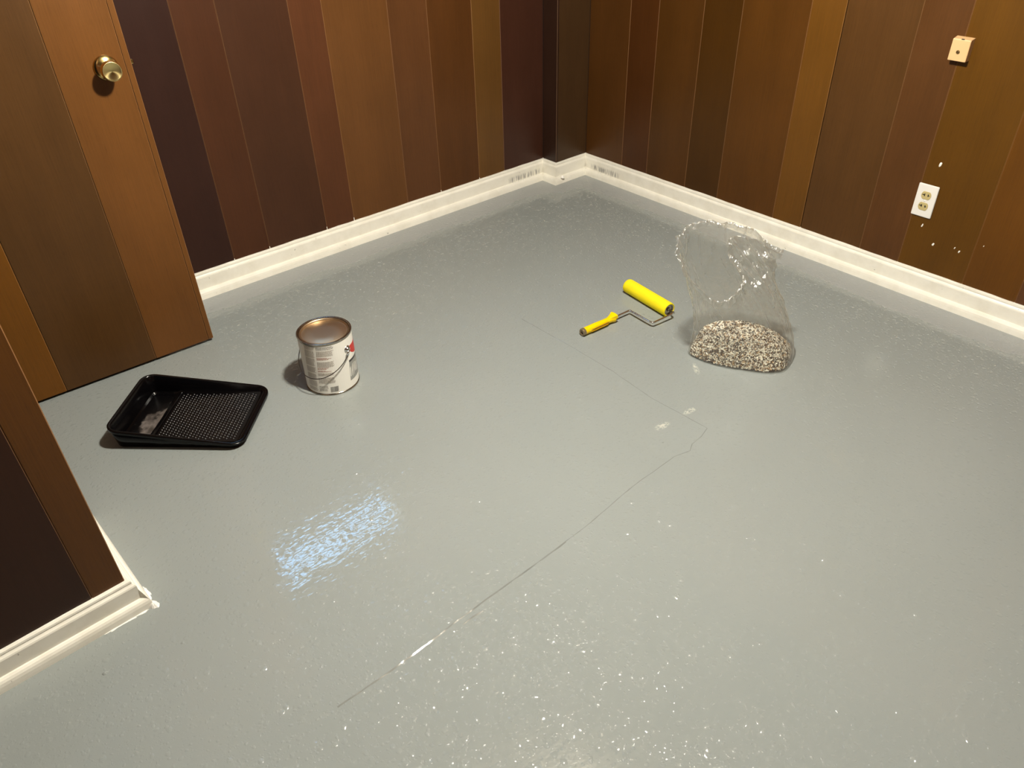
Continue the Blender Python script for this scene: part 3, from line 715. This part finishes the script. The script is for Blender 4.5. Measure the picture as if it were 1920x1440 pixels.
for j in range(NV+1):
    v = j/NV
    ring = [film_pt(i, v) for i in range(NU)]
    for i in range(NU):
        p = ring[i]; t = ring[(i+1) % NU]-ring[i-1]; nrm = Vector((t.y, -t.x, 0)); nrm = nrm.normalized() if nrm.length > 1e-6 else nrm
        a = 2*math.pi*i/NU
        amp = (.0012+.0125*max(0, v-.22)**.7) if v > .22 else .0016
        q = Vector((math.cos(a)*2.1, math.sin(a)*2.1, v*1.3))
        f = (1-2*abs(noise.noise(q*2.3+Vector((0, 0, 5)))))*.8+noise.noise(q*5.2)*.7+noise.noise(Vector((p.x*45, p.y*45, p.z*28)))*.35*(.4+v)
        # sharp creases fanning up from the contents
        cr = abs(noise.noise(Vector((a*3.1+v*1.2, v*.9, 2.2))))
        f += .9*max(0, 1-cr*7)*(1 if v > .25 else .25)
        ci = i/NU*16
        zone = max(0, min(1, (ci-1.2)/1.2, (8.5-ci)/1.5))*max(0, min(1, (v-.40)/.3)) + max(0, min(1, (v-.86)/.1))*.35
        zone = min(1.0, zone)
        low = max(0, 1-abs(v-.36)/.12)*max(0, min(1, (ci-0)/1, (5-ci)/1))
        wr = noise.noise(Vector((p.x*21, p.y*21, p.z*34)))+.22*noise.noise(Vector((p.x*40+4, p.y*40, p.z*60)))
        q3 = p+nrm*f*amp*.75+nrm*(.0012+.0095*zone+.004*low)*wr*max(0, min(1, (v-.2)/.15))
        if v > .7: q3 += Vector((noise.noise(p*38), noise.noise(p*38+Vector((9, 0, 0))), noise.noise(p*30+Vector((0, 9, 0)))))*.0035*(v-.7)/.3
        q3.z = max(q3.z, .0012); vs.append(loc(q3))
fs = []
for j in range(NV):
    for i in range(NU): fs.append((j*NU+i, j*NU+(i+1) % NU, (j+1)*NU+(i+1) % NU, (j+1)*NU+i))
# the mouth is turned out into a soft folded lip
top = NV*NU; LIPN = 5
for j in range(1, LIPN+1):
    t = j/LIPN
    for i in range(NU):
        p = vs[top+i]; q = vs[top+(i+9) % NU]-vs[top+(i-9) % NU]; nrm = Vector((q.y, -q.x, 0)); nrm = nrm.normalized() if nrm.length > 1e-6 else nrm
        ci = i/NU*16; L = (.006 if 7.5 < ci < 13.2 else .021)+.008*noise.noise(Vector((i*.05, 3, 0)))
        dn = (p-vs[top-14*NU+i]).normalized()
        r_ = .0042; ang = min(math.pi, t*math.pi*2.2)
        back = max(0, t-.45)/.55*L
        vs.append(p+nrm*(r_*(1-math.cos(ang))/1.0+.001*noise.noise(p*40))+dn*(r_*math.sin(ang)-back))
for j in range(LIPN):
    for i in range(NU): fs.append((top+j*NU+i, top+j*NU+(i+1) % NU, top+(j+1)*NU+(i+1) % NU, top+(j+1)*NU+i))
cb = len(vs); vs.append(loc(Vector((-.04, .02, .0012))))
for i in range(NU): fs.append((cb, (i+1) % NU, i))
def film_kind(f):
    if cb in f or max(f) < int(.25*NV)*NU: return 1
    j, i = f[0]//NU, f[0] % NU; ci = i/NU*16; v = j/NV
    if v > 1.001: return 2
    if v > .97: return 2
    if 2.0 < ci < 7.6 and v > .74+.06*noise.noise(Vector((ci*3, 1, 2))): return 2
    return 0
bag = mesh_obj('plastic_bag', vs, fs, None, None, True, [M['film'], M['film_cling'], M['film_fold']], [film_kind(f) for f in fs]); bag.location = BO; bag.data.set_sharp_from_angle(angle=R(35))
tag(bag, 'open clear plastic bag slouching upright around a heap of flakes', 'bag')
# contents
def top_h(e, g):
    h = .129-.058*max(0, (e+.06)/.17)**1.4-.020*max(0, (-.10-e)/.1)**1.5
    return h*(1-.25*max(0, (g-.03)/.08))*1.0
cen = Vector((-.045, .018, 0)); V, F = [], []; NP, NT_ = 96, 30
for j in range(NT_+1):
    t = j/NT_
    for i in range(NP):
        fi = i*NU//NP
        if t < .55:
            v = .02+.25*(t/.55); p = film_pt(fi, v); q = p+(Vector((cen.x, cen.y, p.z))-p)*.035
            lim = top_h(q.x, q.y)*.78
            q.z = min(q.z, .008+(lim-.008)*(t/.55))
            q = q+(Vector((cen.x, cen.y, q.z))-q)*(.12*(t/.55)**2)
        else:
            s = (t-.55)/.45; p = film_pt(fi, .27); p = p+(Vector((cen.x, cen.y, p.z))-p)*(.035+.12*(1-.035))
            q = Vector((p.x+(cen.x-p.x)*s, p.y+(cen.y-p.y)*s, 0)); h1 = top_h(p.x, p.y)*.78; h2 = top_h(q.x, q.y)
            q.z = h1+(h2-h1)*math.sin(min(1, s*1.5)*math.pi/2)
        q = q+Vector((.5, .5, 1))*(.004*noise.noise(q*30)+.009*noise.noise(q*13))*max(0, min(1, (t-.3)/.3))
        V.append(loc(q))
for j in range(NT_):
    for i in range(NP): F.append((j*NP+i, j*NP+(i+1) % NP, (j+1)*NP+(i+1) % NP, (j+1)*NP+i))
F.append(tuple(NT_*NP+i for i in range(NP))); F.append(tuple(range(NP))[::-1])
# chips over the heap
import bisect
ft, acc, tot = [], [], 0
for f in F[:-1]:
    ar = (V[f[1]]-V[f[0]]).cross(V[f[3]]-V[f[0]]).length; tot += ar; acc.append(tot); ft.append(f)
nb = len(F); fm = [5]*nb; VV = list(V); FF = list(F)
rnd = random.Random(3)
for _ in range(11000):
    f = ft[min(len(ft)-1, bisect.bisect(acc, rnd.random()*tot))]; u, v = rnd.random(), rnd.random()
    p = V[f[0]].lerp(V[f[1]], u).lerp(V[f[3]].lerp(V[f[2]], u), v); nn = (V[f[1]]-V[f[0]]).cross(V[f[3]]-V[f[0]])
    if nn.length < 1e-9: continue
    nn = nn.normalized()
    if nn.dot(p-Vector((0, 0, .03))) < 0: nn = -nn
    nn = (nn+Vector((rnd.gauss(0, .35), rnd.gauss(0, .35), rnd.gauss(0, .35)))).normalized()
    a = nn.orthogonal().normalized(); b_ = nn.cross(a); th = rnd.random()*6.28; sz = rnd.uniform(.0018, .0046); n = rnd.choice((4, 5))
    b0 = len(VV); pz = p+nn*rnd.uniform(0, .0012)
    for q in range(n):
        an = th+q*6.28/n; r = sz*rnd.uniform(.6, 1.25); w_ = pz+a*math.cos(an)*r+b_*math.sin(an)*r; w_.z = max(w_.z, .003); VV.append(w_)
    FF.append(tuple(range(b0, b0+n))); x = rnd.random()
    fm.append(0 if x < .52 else 1 if x < .68 else 2 if x < .81 else 3 if x < .91 else 4)
fk = mesh_obj('paint_flakes', VV, FF, None, None, False, FL+[M['pile']], fm); fk.location = BO
tag(fk, 'heap of cream, tan and brown decorative paint flakes inside the clear bag', 'flakes', kind='stuff')

# ---------------------------------------------------------------- outlet and phone jack on the right wall
# local frame: x = away from the corner (world -y), z up, y = out of the wall (world -x)
def wall_empty(name, y, z):
    o = empty(name, (XR, y, z)); o.matrix_world = Matrix(((0, -1, 0, XR), (-1, 0, 0, y), (0, 0, 1, z), (0, 0, 0, 1))); return o
out = wall_empty('power_outlet', -1.6255, .347); tag(out, 'white electrical outlet plate with two ivory sockets on the wood wall', 'outlet')
bm = bmesh.new(); box(bm, -.035, .035, 0, .0062, -.0575, .0575, .0032, None, 2); bm_obj('wall_plate', bm, M['plate'], out)
for zc in (.0195, -.0195):
    V, F = [], []; n = 36
    def rim(r): 
        return [(r*math.cos(2*math.pi*i/n), max(-r*.80, min(r*.80, r*math.sin(2*math.pi*i/n)))) for i in range(n)]
    for r, y in ((.0172, .006), (.0168, .0078), (.0160, .0082), (.0002, .0082)):
        V += [(x, y, zc+z) for x, z in rim(r)]
    for j in range(3):
        for i in range(n): F.append((j*n+i, j*n+(i+1) % n, (j+1)*n+(i+1) % n, (j+1)*n+i))
    so = mesh_obj('socket', V, F, M['ivory'], out)
    bm = bmesh.new(); box(bm, -.0130, -.0052, .0080, .0086, zc+.0004, zc+.0034); box(bm, -.0066, -.0036, .0080, .0086, zc-.0028, zc+.0064); bm_obj('slot', bm, M['slot'], so)
    bm = bmesh.new(); box(bm, .0054, .0084, .0080, .0086, zc-.0020, zc+.0060); box(bm, .0080, .0116, .0080, .0086, zc-.0004, zc+.0024); bm_obj('slot', bm, M['slot'], so)
vs, fs = lathe([(.0030, .0058), (.0028, .0070), (.0004, .0074)], 16, M4=Matrix.Rotation(R(-90), 4, 'X'), cap1=True); mesh_obj('screw', vs, fs, M['plate'], out, True)
ph = wall_empty('phone_jack', -1.5985, .8395); tag(ph, 'small beige surface-mount phone jack box with a centre screw, on the wood wall', 'phone jack')
xw, h0, h1, dp = .0275, -.0335, .034, .026
prof = [(0, h0), (dp-.001, h0), (dp, h0+.001), (dp, h1-.007), (dp-.0015, h1-.004), (.004, h1), (0, h1)]     # (y, z) side outline
V = [(-xw, y, z) for y, z in prof]+[(xw, y, z) for y, z in prof]; n = len(prof)
F = [tuple(range(n)), tuple(range(n, 2*n))[::-1]]+[(i, n+i, n+(i+1) % n, (i+1) % n) for i in range(n)]
bm = bmesh.new(); bv = [bm.verts.new(v) for v in V]
for f in F: bm.faces.new([bv[i] for i in f])
bmesh.ops.bevel(bm, geom=[e for e in bm.edges if abs(e.verts[0].co.x-e.verts[1].co.x) < 1e-6 and max(v.co.y for v in e.verts) > .02], offset=.0012, segments=2, affect='EDGES')
bm_obj('jack_cover', bm, M['beige'], ph)
bm = bmesh.new(); box(bm, -.003, .006, dp-.004, dp-.0005, h1-.0055, h1-.0028, .0006); bm_obj('notch', bm, M['slot'], ph)
vs, fs = lathe([(.0058, dp-.0005), (.0058, dp+.0004), (.0046, dp+.0003), (.0044, dp-.0001)], 24, M4=Matrix.Translation((-.002, 0, -.0075)) @ Matrix.Rotation(R(-90), 4, 'X')); mesh_obj('screw_well', vs, fs, M['screw'], ph, True)
vs, fs = lathe([(.0044, dp+.0002), (.0020, dp+.0009), (.0004, dp+.0011)], 20, M4=Matrix.Translation((-.002, 0, -.0075)) @ Matrix.Rotation(R(-90), 4, 'X'), cap1=True); mesh_obj('screw', vs, fs, M['screw'], ph, True)
# dabs of white filler on the right wall
for y, z, a, b in ((-1.6377, .4772, .0045, .0095), (-1.6401, .2586, .003, .007), (-1.6948, .2042, .004, .007), (-1.7671, .2157, .002, .005), (-1.7847, .2079, .003, .006), (-1.8525, .253, .0018, .003)):
    V, F = [], []; n = 12
    for j in range(4):
        f = j/3
        for i in range(n):
            t = 2*math.pi*i/n; k_ = 1+.4*noise.noise(Vector((math.cos(t)*1.5+y*40, math.sin(t)*1.5, z*30)))
            V.append((XR+.0004-.0020*(1-f*f), y-a*f*k_*math.cos(t)-.25*b*f*math.sin(t), z+b*f*k_*math.sin(t)))
    for j in range(3):
        for i in range(n): F.append((j*n+i, j*n+(i+1) % n, (j+1)*n+(i+1) % n, (j+1)*n+i))
    mesh_obj('filler_spot', V, F, M['caulk'], wall_right, True)
